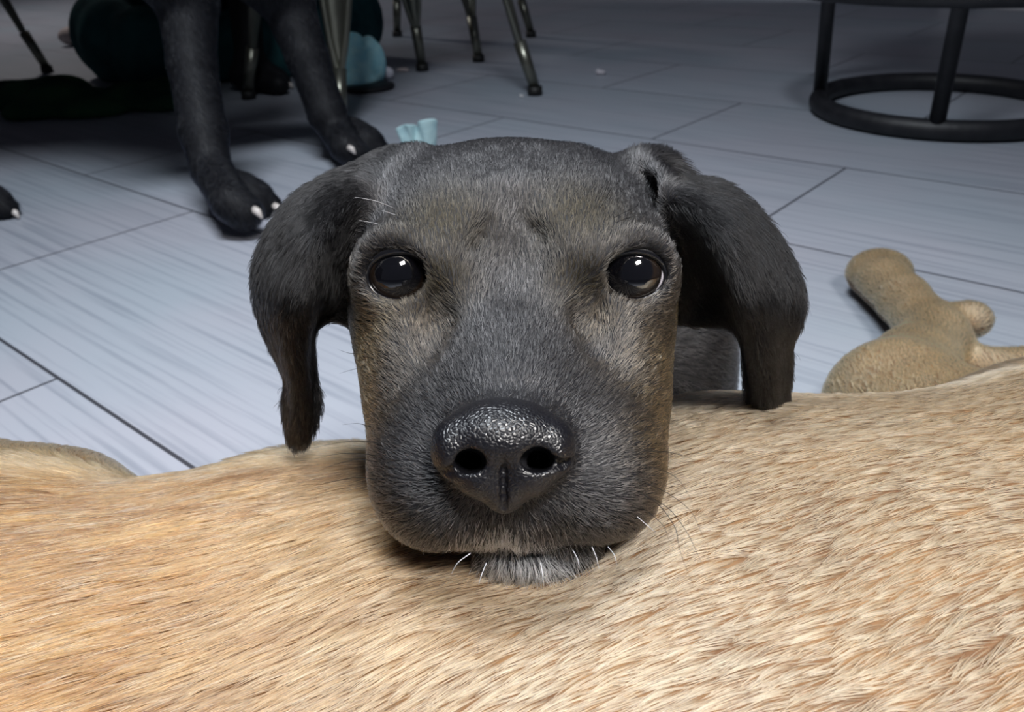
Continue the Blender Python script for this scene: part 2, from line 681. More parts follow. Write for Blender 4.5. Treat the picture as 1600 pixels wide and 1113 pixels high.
EAR_R = [
    [(1040, 400, .272), (1046, 340, .265), (1040, 300, .262), (1030, 268, .272), (1000, 246, .290)],
    [(1052, 460, .274), (1080, 390, .268), (1090, 335, .256), (1085, 300, .268), (1068, 280, .286)],
    [(1065, 498, .274), (1105, 440, .268), (1125, 375, .254), (1138, 325, .264), (1125, 291, .283)],
    [(1100, 504, .272), (1130, 470, .266), (1150, 425, .252), (1176, 372, .260), (1176, 328, .278)],
    [(1138, 508, .270), (1150, 490, .264), (1166, 472, .252), (1202, 430, .257), (1219, 385, .274)],
    [(1162, 530, .268), (1168, 520, .262), (1180, 515, .252), (1212, 480, .256), (1245, 442, .270)],
    [(1168, 560, .264), (1175, 555, .259), (1189, 550, .252), (1214, 528, .256), (1249, 490, .267)],
    [(1170, 590, .261), (1180, 590, .257), (1196, 586, .252), (1212, 568, .257), (1232, 532, .266)],
    [(1172, 620, .260), (1183, 621, .256), (1200, 620, .252), (1212, 612, .258), (1229, 580, .268)],
    [(1180, 636, .258), (1188, 637, .256), (1202, 636, .254), (1212, 632, .258), (1224, 622, .264)],
]
def hang(rows):
    off = (.006, .010, -.008, .001, .000)
    return [[(x, y, d + max(0, y - 470) / 230 * .036 + off[i] * min(1, k / 2, (len(rows) - 1 - k) / 3)) for i, (x, y, d) in enumerate(r)] for k, r in enumerate(rows)]


earL = lerp_rows(hang(EAR_L), 90, 60)
earR = lerp_rows(hang(EAR_R), 90, 60)

EL = P(625, 427, .2480)     # eye centres
ER = P(988, 427, .2485)
NOSE = P(787, 706, .1885)
EYE_R = .0115


VR = np.stack([CR, fw, CU], 1)


def puppy():
    f = Field((-.13, .13, -.004), (.17, .64, .275), .0015)
    # skull, forehead
    f.ell((.000, .262, .203), (.0475, .056, .0475), .004)
    for sx in (-1, 1):
        f.ell((sx * .024 + .002, .268, .2090), (.0270, .046, .0375), .014)   # temples
    f.ell((.000, .292, .205), (.043, .045, .041), .015)
    for sx in (-1, 1):
        f.ell((sx * .0265 + .001, .233, .2270), (.0165, .018, .0115), .012)       # brow ridge
        f.ell((sx * .0355 + .001, .250, .196), (.0155, .034, .030), .014)      # cheek muscle
        f.ell((sx * .0290 + .001, .217, .198), (.0140, .026, .021), .014)        # below the eye
        f.ell((sx * .0290 + .001, .210, .184), (.0140, .024, .020), .012)
    # bridge of the muzzle
    f.cap((.001, .238, .207), (-.001, .180, .2035), .0205, .0165, .014)
    f.ell((0, .195, .192), (.031, .034, .024), .012)
    # flews (upper lips)
    for sx in (-1, 1):
        f.ell((sx * .0185, .182, .1880), (.0200, .0245, .0190), .008)
        f.ell((sx * .0250, .192, .1815), (.0150, .026, .0165), .008)
    f.ell((.000, .170, .1830), (.0120, .010, .0120), .008)
    # lower jaw and chin
    f.cap((.002, .25, .165), (.0025, .180, .1655), .020, .0125, .004)
    f.ell((.004, .1730, .1660), (.0190, .0115, .0095), .003)
    # mouth line
    ml = [f.hit(*q, .0005) for q in ((650, 866), (700, 872), (745, 868), (785, 858), (825, 866), (880, 876), (940, 878), (995, 862))]
    f.chain(ml, [.0004, .0010, .0012, .0010, .0012, .0012, .0010, .0006], .0022, sub=True)
    # philtrum groove
    f.chain([f.hit(789, 800), f.hit(788, 830), f.hit(787, 856)], [.0009, .0008, .0010], .002, sub=True)
    # stop furrow between the brows
    f.chain([f.hit(806, 320), f.hit(800, 390), f.hit(797, 440)], [.0008, .0022, .0008], .016, sub=True)
    # soft frown wrinkles on the forehead
    for q in ([(815, 345), (835, 362), (848, 380)], [(760, 350), (752, 372), (742, 388)], [(772, 235), (778, 262)], [(835, 232), (838, 262)], [(740, 250), (748, 275)]):
        f.chain([f.hit(*a) for a in q], [.0009] * len(q), .004, sub=True)
    # crease from the inner corner of each eye down the muzzle
    for q in ([(668, 462), (678, 500), (672, 545)], [(935, 462), (922, 500), (930, 545)]):
        f.chain([f.hit(*a) for a in q], [.0012, .0018, .0008], .009, sub=True)
    # nose socket
    f.ell(NOSE + fw * .0085, (.0168, .0095, .0125), .004, rot=VR)
    for x in (737, 838):
        f.ell(P(x, 716, .196), (.0034, .010, .0028), .001, rot=VR, sub=True)
    # eye lids
    for E_, s in ((EL, -1), (ER, 1)):
        g = EYE - E_
        g /= np.linalg.norm(g)
        side = np.array([s, 0, 0])
        ax = g * .98 + side * .06
        ax /= np.linalg.norm(ax)
        f.ell(E_, (.0143, .0140, .0138), .007)
        rot = frame_axes(ax)
        up = rot[:, 2]
        # fleshy upper lid fold
        arc = [E_ + ax * .0095 + rot[:, 0] * math.cos(a) * .0115 + up * (math.sin(a) * .0108 + .0005) for a in np.linspace(.35, math.pi - .35, 7)]
        f.chain(arc, [.0012, .0020, .0026, .0028, .0026, .0020, .0012], .003)
        f.ell(E_ + ax * .0130 - up * .0006, (.0094, .0090, .0075), .0016, rot=rot, sub=True)
        f.ell(E_, (EYE_R + .0004,) * 3, .0004, sub=True)
    # neck, body lying behind, legs
    f.cap((0, .30, .18), (.02, .40, .115), .044, .058, .02)
    f.ell((.045, .445, .10), (.079, .115, .082), .03)
    f.ell((.082, .395, .105), (.034, .045, .060), .02)
    f.ell((.048, .535, .095), (.070, .075, .078), .03)
    f.chain([(.090, .40, .09), (.098, .37, .05), (.100, .335, .022)], [.030, .020, .015], .015)
    f.ell((.102, .318, .012), (.016, .024, .012), .01)
    f.chain([(-.020, .40, .08), (-.030, .37, .05), (-.035, .34, .022)], [.030, .020, .015], .015)
    f.ell((-.037, .325, .012), (.016, .024, .012), .01)
    # hind legs folded
    for sx in (-1, 1):
        f.ell((.045 + sx * .062, .545, .055), (.028, .05, .05), .015)
        f.ell((.045 + sx * .07, .49, .014), (.016, .035, .013), .01)
    f.cap((.045, .60, .06), (.07, .62, .012), .014, .008, .01)
    # ear bases
    f.ell(P(1012, 300, .302), (.016, .020, .016), .012)
    f.ell(P(625, 298, .300), (.016, .020, .015), .012)
    # ears
    f.cloud(gridpts(earL), .0020, .006)
    f.cloud(gridpts(earR), .0020, .006)
    f.floor(.0005)
    V, F = f.mesh(1)
    return V, F, f


pup = empty('black_puppy', (0, .30, 0), 'black floppy-eared puppy looking up with its chin resting on the tan dog', 'dog')
PV, PF, PFIELD = puppy()
body = mesh_obj('body', PV, PF, M_skin, pup)


def face_normals(V, F):
    a = V[F[:, 2]] - V[F[:, 0]]
    b = V[F[:, 3]] - V[F[:, 1]]
    n = np.cross(a, b)
    n /= np.maximum(np.linalg.norm(n, axis=1, keepdims=True), 1e-12)
    return n


def vnormals(V, F):
    a = V[F[:, 2]] - V[F[:, 0]]
    b = V[F[:, 3]] - V[F[:, 1]]
    n = np.cross(a, b)
    vn = np.zeros_like(V)
    for i in range(4): np.add.at(vn, F[:, i], n)
    vn /= np.maximum(np.linalg.norm(vn, axis=1, keepdims=True), 1e-12)
    return vn


def seg_dist(p, pts):
    d = np.full(len(p), 9.)
    for a, b in zip(pts[:-1], pts[1:]):
        ab = b - a
        t = np.clip((p - a) @ ab / (ab @ ab), 0, 1)
        d = np.minimum(d, np.linalg.norm(p - a - t[:, None] * ab, axis=1))
    return d


def pixel_of(p):
    v = p - EYE
    d = v @ fw
    return 800 + FPX * (v @ CR) / d, 556.5 - FPX * (v @ CU) / d, d


def puppy_fur():
    fc = PV[PF].mean(1)
    fn = face_normals(PV, PF)
    dens = np.full(len(PF), 3.6e6)
    dens[fc[:, 1] > .33] = 1.3e6
    dens[fc[:, 1] > .42] = 5e5
    p, n = sample(PV, PF, dens)
    # no fur on the nose leather, the eyelid rims and in the sockets
    keep = np.ones(len(p), bool)
    for E_ in (EL, ER):
        keep &= np.linalg.norm(p - E_, axis=1) > .0133
    q = ((p - NOSE - fw * .004) @ VR) / np.array([.0156, .0110, .0118])
    keep &= np.linalg.norm(q, axis=1) > 1
    p, n = p[keep], n[keep]
    # flow: backwards over the head, away from the nose, around the eyes
    base = p - (NOSE + np.array([0, -.004, 0]))
    base[:, 2] *= 1.0
    base[:, 0] *= 1.3
    base /= np.linalg.norm(base, axis=1, keepdims=True)
    flow = base + np.array([0, .35, 0])
    below = np.clip((.186 - p[:, 2]) / .01, 0, 1) * (p[:, 1] < .2)
    flow += below[:, None] * np.array([0, -.1, -1.1])
    for E_ in (EL, ER):
        v = p - E_
        d = np.linalg.norm(v, axis=1, keepdims=True)
        flow += v / d * 1.3 * np.exp(-(d / .018) ** 2)
    bodyw = np.clip((p[:, 1] - .31) / .04, 0, 1)[:, None]
    flow = flow * (1 - bodyw) + bodyw * np.array([0, .8, -.5])
    # ears
    E = np.concatenate([earL[:-1].reshape(-1, 3), earR[:-1].reshape(-1, 3)])
    T = np.concatenate([(earL[1:] - earL[:-1]).reshape(-1, 3), (earR[1:] - earR[:-1]).reshape(-1, 3)])
    U = np.concatenate([np.repeat(np.arange(89), 60), np.repeat(np.arange(89), 60)]) / 89
    kd = kdtree.KDTree(len(E))
    for i, e in enumerate(E): kd.insert(e, i)
    kd.balance()
    cand = np.where((np.abs(p[:, 0]) > .036) & (p[:, 1] < .34))[0]
    near = np.array([kd.find(p[i])[1:] for i in cand])
    ni, nd = near[:, 0].astype(int), near[:, 1]
    is_ear = np.zeros(len(p))
    is_ear[cand] = np.clip((.0055 - nd) / .002, 0, 1) * np.clip(U[ni] * 14, 0, 1)
    tn = T[ni] / np.maximum(np.linalg.norm(T[ni], axis=1, keepdims=True), 1e-9)
    flow[cand] = flow[cand] * (1 - is_ear[cand, None]) + tn * is_ear[cand, None]
    L = np.full(len(p), .0031)
    L += is_ear * .0022
    L += .004 * np.clip((p[:, 1] - .30) / .05, 0, 1)
    dn = np.linalg.norm((p - NOSE) / np.array([1.4, 1, 1]), axis=1)
    L *= .45 + .55 * np.clip((dn - .010) / .022, 0, 1)
    for E_ in (EL, ER):
        L *= .55 + .45 * np.clip((np.linalg.norm(p - E_, axis=1) - .011) / .008, 0, 1)
    # tufts at the ear roots
    for q in (P(1035, 245, .288), P(930, 238, .285)):
        L += .006 * np.exp(-(np.linalg.norm(p - q, axis=1) / .010) ** 2)
    # colour: black with brownish brindle over brows and on the cheeks, grey on the chin
    px, py, _ = pixel_of(p)
    nz = smooth_noise(p, 260, 3)
    k = (RNG.uniform(.45, 1.35, len(p)) + 4.2 * (RNG.random(len(p)) < .15))[:, None]
    blk = np.array([.022, .021, .022])
    brn = np.array([.13, .085, .036])
    w = np.zeros(len(p))
    for c, r in ((P(590, 560, .245), .020), (P(1035, 590, .250), .026), (P(1045, 500, .260), .014), (P(600, 640, .24), .016), (P(1035, 680, .22), .015)):
        w = np.maximum(w, np.exp(-(np.linalg.norm(p - c, axis=1) / r) ** 2))
    w2 = np.zeros(len(p))
    for c, r in ((PFIELD.hit(690, 345), .015), (PFIELD.hit(905, 335), .015), (PFIELD.hit(690, 440), .009), (PFIELD.hit(905, 440), .009)):
        w2 = np.maximum(w2, np.exp(-(np.linalg.norm(p - c, axis=1) / r) ** 2))
    w *= (1 - is_ear) * np.clip(.75 + .3 * nz, 0, 1)
    col = blk * (1 - w[:, None]) + brn * w[:, None]
    col = col * (1 - w2[:, None]) + np.array([.026, .020, .011]) * w2[:, None]
    col = col * (1 - .62 * is_ear[:, None]) * np.where(p[:, 1:2] > .34, 1.6, 1)
    g = np.exp(-(np.linalg.norm((p - PFIELD.hit(785, 842)) / np.array([1.0, 1, .8]), axis=1) / .0085) ** 2)
    g2 = np.exp(-(np.linalg.norm((p - PFIELD.hit(820, 892)) / np.array([2.0, 1, .8]), axis=1) / .0075) ** 2)
    gm = (RNG.random(len(p)) < np.clip(.95 * g + .9 * g2, 0, .85))[:, None]
    col = np.where(gm, np.array([.60, .60, .66]) * RNG.uniform(.6, 1.3, (len(p), 1)), col * k)
    L = L * (1 + .7 * gm[:, 0])
    rad = np.full(len(p), .000056)
    return make_fur('fur', pup, p, n, flow, L, rad, col, M_furblack, lift=.38, curl=.18, clump=.6, clump_n=len(p) // 7, jitter=.13, sheen=1.05 * (1 - .72 * is_ear) * (1 - .25 * w) * (1 - .55 * w2) * np.where(p[:, 1] < .19, .85, 1))


puppy_fur()


# ---- eyes
def make_eye(name, E_, s):
    m = mat('eye_' + ('a' if s < 0 else 'b'), (.01, .008, .006), .06, spec=.8, coat=1)
    N, L, b = nt(m)
    b.inputs['Coat Roughness'].default_value = .02
    tc = N.new('ShaderNodeTexCoord')
    sp = N.new('ShaderNodeSeparateXYZ')
    L.new(tc.outputs['Object'], sp.inputs[0])
    r = N.new('ShaderNodeValToRGB')
    cr = r.color_ramp
    cr.elements[0].position = 0; cr.elements[0].color = (.50, .46, .50, 1)
    cr.elements[1].position = 1; cr.elements[1].color = (.002, .002, .003, 1)
    for pos, c in ((.58, (.5, .47, .52)), (.61, (.006, .004, .004)), (.70, (.009, .006, .004)), (.79, (.013, .008, .005)), (.83, (.003, .003, .004))):
        e = cr.elements.new(pos)
        e.color = (*c, 1)
    dv = N.new('ShaderNodeMath'); dv.operation = 'DIVIDE'; dv.inputs[1].default_value = EYE_R
    L.new(sp.outputs['Z'], dv.inputs[0])
    L.new(dv.outputs[0], r.inputs[0])
    L.new(r.outputs[0], b.inputs['Base Color'])
    g = EYE - E_
    g /= np.linalg.norm(g)
    gz = Vector(g) + Vector((-.07, 0, .06)) + Vector((s * -.03, 0, 0))
    nu, nv = 48, 28
    v, fcs = [], []
    for i in range(nv + 1):
        th = math.pi * i / nv
        for j in range(nu):
            ph = 2 * math.pi * j / nu
            rr = EYE_R * (1 + .035 * math.exp(-(th / .55) ** 2))
            v.append((rr * math.sin(th) * math.cos(ph), rr * math.sin(th) * math.sin(ph), rr * math.cos(th)))
    for i in range(nv):
        for j in range(nu):
            fcs.append([i * nu + j, i * nu + (j + 1) % nu, (i + 1) * nu + (j + 1) % nu, (i + 1) * nu + j])
    o = mesh_obj('eye', v, fcs, m)
    o.matrix_world = Matrix.Translation(E_) @ gz.to_track_quat('Z', 'Y').to_matrix().to_4x4()
    o.parent = pup
    o.matrix_parent_inverse = Matrix.Translation(pup.location).inverted()
    # wet dark rim of the lids
    ax = g * .98 + np.array([s, 0, 0]) * .06
    ax /= np.linalg.norm(ax)
    R = frame_axes(ax)
    ring = []
    for k in range(40):
        a = 2 * math.pi * k / 40
        q = R[:, 0] * math.cos(a) * .0093 + R[:, 2] * (math.sin(a) * .0073 - .0006)
        d = math.sqrt(max((EYE_R + .0006) ** 2 - q @ q, 1e-8))
        ring.append(E_ + q + ax * d)
    MB().tube(ring, [.0007 + .0010 * max(0, math.sin(2 * math.pi * k / 40)) for k in range(40)], 8, closed=True).build('eyelid_rim', M_lid, pup)
    return o


make_eye('eye', EL, -1)
make_eye('eye', ER, 1)


# ---- nose leather
def make_nose():
    c = NOSE
    f = Field(c - .024, c + .024, .00042)
    N_ = lambda x, y, d: P(x, y, d + .0)
    f.ell(N_(785, 684, .1905), (.0140, .0085, .0078), .002, rot=VR)
    f.ell(N_(785, 655, .1960), (.0115, .0080, .0050), .004, rot=VR)
    for x, y in ((706, 702), (866, 700)):
        f.ell(N_(x, y, .1915), (.0050, .0075, .0068), .003, rot=VR)
    for x, y in ((752, 738), (824, 736)):
        f.ell(N_(x, y, .1905), (.0066, .0060, .0062), .003, rot=VR)
    f.ell(N_(788, 765, .1920), (.0052, .0055, .0056), .003, rot=VR)
    # nostrils: a round hole running out into a slit
    for hole in ([(737, 716, .1855), (737, 717, .1880)], [(836, 714, .1855), (840, 715, .1880)]):
        for x, y, d in hole:
            f.ell(N_(x, y, d + .004), (.0036, .0110, .0028), .0012, rot=VR, sub=True)
    f.chain([N_(737, 721, .1835), N_(720, 733, .1845), N_(700, 738, .1865), N_(684, 735, .1900)], [.0024, .0014, .0010, .0007], .0012, sub=True)
    f.chain([N_(842, 718, .1835), N_(862, 726, .1845), N_(882, 724, .1870), N_(893, 716, .1900)], [.0024, .0016, .0011, .0007], .0012, sub=True)
    gr = [f.hit(787, y, .0002, .17, .22) for y in (716, 735, 755, 775, 793)]
    f.chain(gr, [.0002, .0004, .0005, .0006, .0008], .0012, sub=True)
    V, F = f.mesh(1)
    m = mat('nose_leather', (.004, .004, .006), .34, spec=.55)
    N, L, b = nt(m)
    tc = N.new('ShaderNodeTexCoord')
    vo = N.new('ShaderNodeTexVoronoi')
    vo.feature = 'DISTANCE_TO_EDGE'
    vo.inputs['Scale'].default_value = 1000
    L.new(tc.outputs['Object'], vo.inputs['Vector'])
    r = N.new('ShaderNodeValToRGB')
    r.color_ramp.elements[0].position = 0
    r.color_ramp.elements[1].position = .28
    L.new(vo.outputs['Distance'], r.inputs[0])
    bp = N.new('ShaderNodeBump')
    bp.inputs['Strength'].default_value = .65
    bp.inputs['Distance'].default_value = .00016
    L.new(r.outputs[0], bp.inputs['Height'])
    L.new(bp.outputs[0], b.inputs['Normal'])
    return mesh_obj('nose', V, F, m, pup)


make_nose()

# ---- whiskers and brow hairs
M_whisk = mat('whisker', (.006, .006, .007), .35)
M_whiskw = mat('white_whisker', (.55, .55, .58), .4)


def whisker(pts, r=.00011, m=None):
    Q = [P(*q) for q in pts]
    A = []
    n = 14
    for u in np.linspace(0, len(Q) - 1, n):
        i = min(int(u), len(Q) - 2)
        t = u - i
        p0, p1, p2, p3 = Q[max(i - 1, 0)], Q[i], Q[i + 1], Q[min(i + 2, len(Q) - 1)]
        A.append(.5 * (2 * p1 + (p2 - p0) * t + (2 * p0 - 5 * p1 + 4 * p2 - p3) * t * t + (3 * p1 - p0 - 3 * p2 + p3) * t ** 3))
    MB().tube(A, [r * (1 - .85 * k / (n - 1)) for k in range(n)], 6).build('whisker', m or M_whisk, pup)


for w in ([(1005, 705, .205), (1040, 706, .190), (1075, 715, .180), (1100, 728, .175)],
          [(1005, 727, .203), (1035, 735, .188), (1062, 752, .180), (1082, 785, .176)],
          [(1010, 755, .200), (1045, 772, .184), (1080, 800, .175), (1098, 840, .171)],
          [(1010, 775, .199), (1045, 795, .184), (1075, 835, .176), (1098, 885, .172)],
          [(1012, 800, .198), (1035, 820, .186), (1045, 843, .180)],
          [(1000, 770, .198), (1030, 790, .186), (1055, 825, .178), (1062, 860, .175), (1085, 920, .170)],
          [(590, 692, .212), (560, 690, .205), (530, 692, .200), (490, 700, .197)],
          [(588, 712, .210), (560, 709, .203), (525, 710, .198), (480, 720, .194)],
          [(590, 722, .209), (560, 718, .203), (530, 724, .197), (505, 732, .195)],
          [(588, 750, .208), (560, 746, .201), (535, 750, .196), (500, 756, .193)],
          [(580, 668, .22), (560, 662, .215), (535, 664, .213)],
          [(562, 552, .262), (545, 552, .260), (528, 546, .26)],
          [(568, 574, .26), (550, 578, .258), (530, 584, .258)]):
    whisker(w)
for w in ([(615, 325, .232), (590, 315, .225), (560, 309, .222), (552, 310, .222)],
          [(618, 336, .230), (600, 330, .226), (596, 330, .225)],
          [(590, 350, .236), (575, 347, .232), (560, 344, .232)]):
    whisker(w, .00008, M_whiskw)
for w in ([(940, 315, .226), (945, 300, .221), (951, 282, .219)], [(938, 325, .226), (948, 308, .22), (957, 292, .218)],
          [(960, 340, .227), (980, 330, .222), (1000, 320, .22)], [(962, 348, .227), (985, 340, .222), (1005, 338, .22)],
          [(664, 328, .228), (656, 318, .222), (648, 306, .22)], [(1000, 250, .27), (1006, 262, .262)]):
    whisker(w, .00008)
for w in ([(895, 860, .190), (903, 875, .186), (905, 890, .185)], [(925, 855, .191), (932, 872, .187), (936, 890, .186)],
          [(950, 855, .193), (960, 868, .189), (964, 885, .188)], [(845, 880, .186), (848, 900, .184), (849, 915, .184)],
          [(735, 865, .188), (715, 880, .186), (705, 898, .186)], [(760, 880, .188), (752, 900, .185), (748, 915, .185)],
          [(996, 808, .193), (1010, 820, .189), (1024, 832, .187)]):
    whisker(w, .00009, M_whiskw)


# ================================================================== TAN DOG (foreground, lying)
def tandog():
    f = Field((-.42, -.17, -.004), (.50, .80, .26), .0030)
    # torso: cross-sections along x whose far crest follows the outline of the flank
    crest = [(-260, 640), (-120, 670), (0, 692), (60, 695), (115, 702), (150, 728), (190, 753), (245, 750), (345, 732), (440, 700), (505, 692), (570, 690),
             (700, 712), (900, 690), (1020, 634), (1060, 618), (1120, 612), (1200, 617), (1300, 620), (1400, 618), (1500, 603), (1560, 582), (1620, 558), (1800, 530)]
    xs, bb, aa = [], [], []
    for cx, cy in crest:
        r = ray(cx, cy)
        sn, cs = -r[2], r[1]
        q = math.hypot(sn, cs)
        sn, cs = sn / q, cs / q
        yc, zc, a = .155, .070, .165
        t = -(sn * yc + cs * (zc - H))
        bb.append(math.sqrt(max(t * t - a * a * sn * sn, .002)) / cs)
        aa.append(a)
        xs.append(r[0] / r[1] * .235)
    xs, bb = np.array(xs), np.array(bb)
    # the height varies gently; the outline is met by moving the far side in and out
    bs = np.array([np.sum(bb * np.exp(-((xs - x_) / .10) ** 2)) / np.sum(np.exp(-((xs - x_) / .10) ** 2)) for x_ in xs])
    aa = []
    for (cx, cy), b_ in zip(crest, bs):
        r = ray(cx, cy)
        q = math.hypot(r[1], r[2])
        sn, cs = -r[2] / q, r[1] / q
        t = -(sn * .155 + cs * (.07 - H))
        a_ = math.sqrt(min(max((t * t - b_ * b_ * cs * cs), .0016), .012)) / sn
        aa.append(a_)
        xs[len(aa) - 1] = r[0] / r[1] * (.155 + a_ * a_ * sn / math.hypot(a_ * sn, b_ * cs))

    bb = bs
    assert np.all(np.diff(xs) > 0), xs

    f.sweep(xs, np.full(len(xs), .155), np.array(aa), np.full(len(xs), .07), bb)
    f.ell((xs[-1] - .005, .09, .075), (.13, .17, bb[-1]), .02)
    f.ell((xs[0] + .01, .11, .055), (.08, .08, .07), .02)
    # hollow under the puppy's chin
    f.ell((.003, .180, .192), (.0435, .042, .0315), .012, sub=True)
    # hind leg reaching away over the floor
    kn = G(1402, 640, .05)
    hk = G(1462, 528, .028)
    f.chain([(.24, .17, .08), kn, G(1428, 575, .034), hk], [.070, .040, .027, .023], .02)
    f.ell(G(1512, 500, .030), (.019, .016, .015), .014)     # point of hock
    mt = G(1412, 470, .026)
    f.chain([hk, mt, G(1380, 440, .025)], [.021, .0205, .022], .01)
    f.ell(G(1374, 428, .022), (.029, .026, .022), .008)
    # other hind leg, further right
    f.chain([(.33, .20, .06), (.39, .34, .045), G(1640, 588, .022), G(1508, 570, .014)], [.06, .04, .020, .013], .02)
    # front legs reaching toward the left, head out of the picture on the left
    f.chain([(-.33, .03, .06), (-.39, .0, .03)], [.045, .030], .02)
    f.floor(.0005)
    return f.mesh(2)


tan = empty('tan_dog', (.0, .06, 0), 'tan short-haired dog lying across the bottom of the picture under the puppy\'s chin', 'dog')
TV, TF = tandog()
mesh_obj('body', TV, TF, M_tan, tan)


def tan_fur():
    fc = TV[TF].mean(1)
    px, py, d = pixel_of(fc)
    vis = (d > .02) & (px > -250) & (px < 1850) & (py > 350) & (py < 1350)
    dens = np.where(vis, 9.5e5, np.where(fc[:, 2] > .05, 5e5, 1e5))
    dens = np.where(vis & (fc[:, 1] > .32), 3.0e6, dens)
    dens = np.where(fc[:, 2] < .02, np.minimum(dens, 3e5), dens)
    p, n = sample(TV, TF, dens)
    front = p[:, 1] < .28
    # hair lies along the body: toward the head on the left, dropping on the near side
    a = smooth_noise(p, 22, 11) * .15 + smooth_noise(p, 70, 12) * .10
    ang = np.radians(30) + a - np.radians(14) * np.exp(-((p[:, 0] - .0) / .09) ** 2 - ((p[:, 1] - .10) / .06) ** 2)
    fx, fy = -np.cos(ang), -np.sin(ang)
    flow = np.stack([fx, fy * 1.0, -.05 + 0 * fx], 1)
    leg = np.clip((p[:, 1] - .24) / .06, 0, 1)[:, None]
    flow = flow * (1 - leg) + leg * np.array([.25, .9, -.1])
    L = np.where(p[:, 0] < .02, .017, .011)
    L = .0095 + .0075 * np.clip((.06 - p[:, 0]) / .12, 0, 1)
    L = L * (1 - leg[:, 0]) + .0045 * leg[:, 0]
    near = np.clip(1 - np.linalg.norm((p - [.003, .165, .165]) / [1.3, 1, 1], axis=1) / .06, 0, 1)
    L *= 1 - .35 * near
    patch = smooth_noise(p, 45, 21)
    dark = np.array([.20, .14, .085])
    light = np.array([.81, .59, .33])
    shade = np.clip((.045 - p[:, 0]) / .13 + .12 * smooth_noise(p, 30, 44), 0, 1)[:, None]
    locks = smooth_noise(p * [1.0, 2.6, 1.0], 75, 61)
    k = np.clip(RNG.normal(.50, .34, len(p)) + .10 * patch + shade[:, 0] * (.22 * locks - .04), 0, 1)[:, None]
    light = light * (1 - shade) + np.array([.46, .205, .066]) * shade
    dark = dark * (1 - shade) + np.array([.085, .034, .011]) * shade
    pale = (RNG.random(len(p)) < .14 * shade[:, 0])[:, None]
    col = dark * (1 - k) + light * k
    col = np.where(pale, np.array([.80, .58, .33]), col)
    lg = np.array([.90, .54, .24]) * RNG.uniform(.7, 1.25, (len(p), 1))
    col = col * (1 - leg) + lg * leg
    rad = np.where(leg[:, 0] > .5, .00006, .000105)
    make_fur('fur', tan, p, n, flow, L, rad, col, M_furtan, lift=.28, curl=.06, clump=.76, clump_n=len(p) // 12, jitter=.055)


tan_fur()


# ================================================================== BACKGROUND ANIMALS
def claw(p, q, r, parent):
    a, b = Vector(p), Vector(q)
    m = a.lerp(b, .5) + Vector((0, 0, r * .5))
    return MB().tube([a, m, b], [r, r * .9, r * .3], 8).build('claw', M_claw, parent)


def short_fur(parent, V, F, col, mtl, dens, L, rad, flow=(.2, .1, -1), var=.4):
    p, n = sample(V, F, np.full(len(F), dens))
    c = np.array(col) * RNG.uniform(1 - var, 1 + var, (len(p), 1))
    return make_fur('fur', parent, p, n, np.tile(np.array(flow, float), (len(p), 1)), np.full(len(p), L), np.full(len(p), rad), c, mtl, lift=.3, jitter=.2, sheen=np.clip(RNG.normal(.2, .28, len(p)), 0, 1))


def paw(f, heel, toe, r, k=.008):
    """dog paw lying on the floor from heel to toes"""
    heel, toe = np.array(heel, float), np.array(toe, float)
    heel[2] = toe[2] = 0
    d = (toe - heel)
    L = np.linalg.norm(d)
    d /= L
    s_ = np.array([-d[1], d[0], 0])
    c = heel + d * L * .5
    f.ell(c + [0, 0, r * .80], (r * .98, L * .52, r * .95), .014, rot=frame_axes(d))
    f.ell(heel + d * L * .25 + [0, 0, r * 1.2], (r * .85, r * 1.1, r * 1.0), .016, rot=frame_axes(d))
    tips = []
    for t, e in ((-.72, .72), (-.26, .92), (.26, .92), (.72, .72)):
        q = heel + d * L * e + s_ * t * r
        f.ell(q + [0, 0, r * .42], (r * .34, r * .55, r * .44), .004, rot=frame_axes(d))
        tips.append((q + d * r * .45 + [0, 0, r * .35], q + d * r * .75 + [0, 0, r * .08]))
    return tips


# ---- big black dog standing behind the puppy
stand = empty('standing_black_dog', (-.5, 1.1, 0), 'black dog standing on the tiles behind the puppy, only its legs and paws in view', 'dog')
f = Field((-1.15, .84, -.004), (.10, 1.42, .78), .0045)
hl, tl_ = G(352, 338), G(432, 334)
hr, tr_ = G(532, 243), G(600, 246)
tips = paw(f, hl, tl_, .026)
tips2 = paw(f, hr, tr_, .027)
wl = P(318, 205, 1.00); wr = P(512, 180, 1.20)
f.chain([G(382, 332, .030), G(362, 318, .040), P(330, 265, .990), wl, P(300, 100, 1.00), P(292, 0, 1.00), (-.43, 1.03, .36), (-.46, 1.06, .50)],
        [.021, .021, .0225, .0275, .0275, .036, .045, .06], .012)
f.chain([G(556, 241, .028), G(540, 230, .038), P(530, 212, 1.20), wr, P(480, 90, 1.19), P(448, 0, 1.18), (-.40, 1.14, .36), (-.45, 1.12, .50)],
        [.020, .020, .022, .0270, .029, .038, .045, .06], .012)
f.ell((-.48, 1.09, 0.520), (.12, .085, .11), .03)
f.ell((-.70, 1.10, 0.540), (.20, .080, .085), .04)
f.ell((-.90, 1.10, 0.520), (.10, .085, .10), .04)
f.chain([(-.42, 1.08, .56), (-.33, 1.11, .57)], [.065, .048], .03)
f.ell((-.29, 1.14, .585), (.05, .06, .048), .02)
f.cap((-.29, 1.16, .575), (-.30, 1.25, .55), .033, .024, .015)
h1, t1 = G(-70, 338), G(22, 340)
tips4 = paw(f, h1, t1, .026)
f.chain([G(-70, 338, .02), (-.75, 1.03, .10), (-.80, 1.05, .17), (-.86, 1.06, .36), (-.90, 1.08, .51)], [.02, .02, .026, .05, .07], .012)
paw(f, (-1.02, 1.22, 0), (-.92, 1.20, 0), .026)
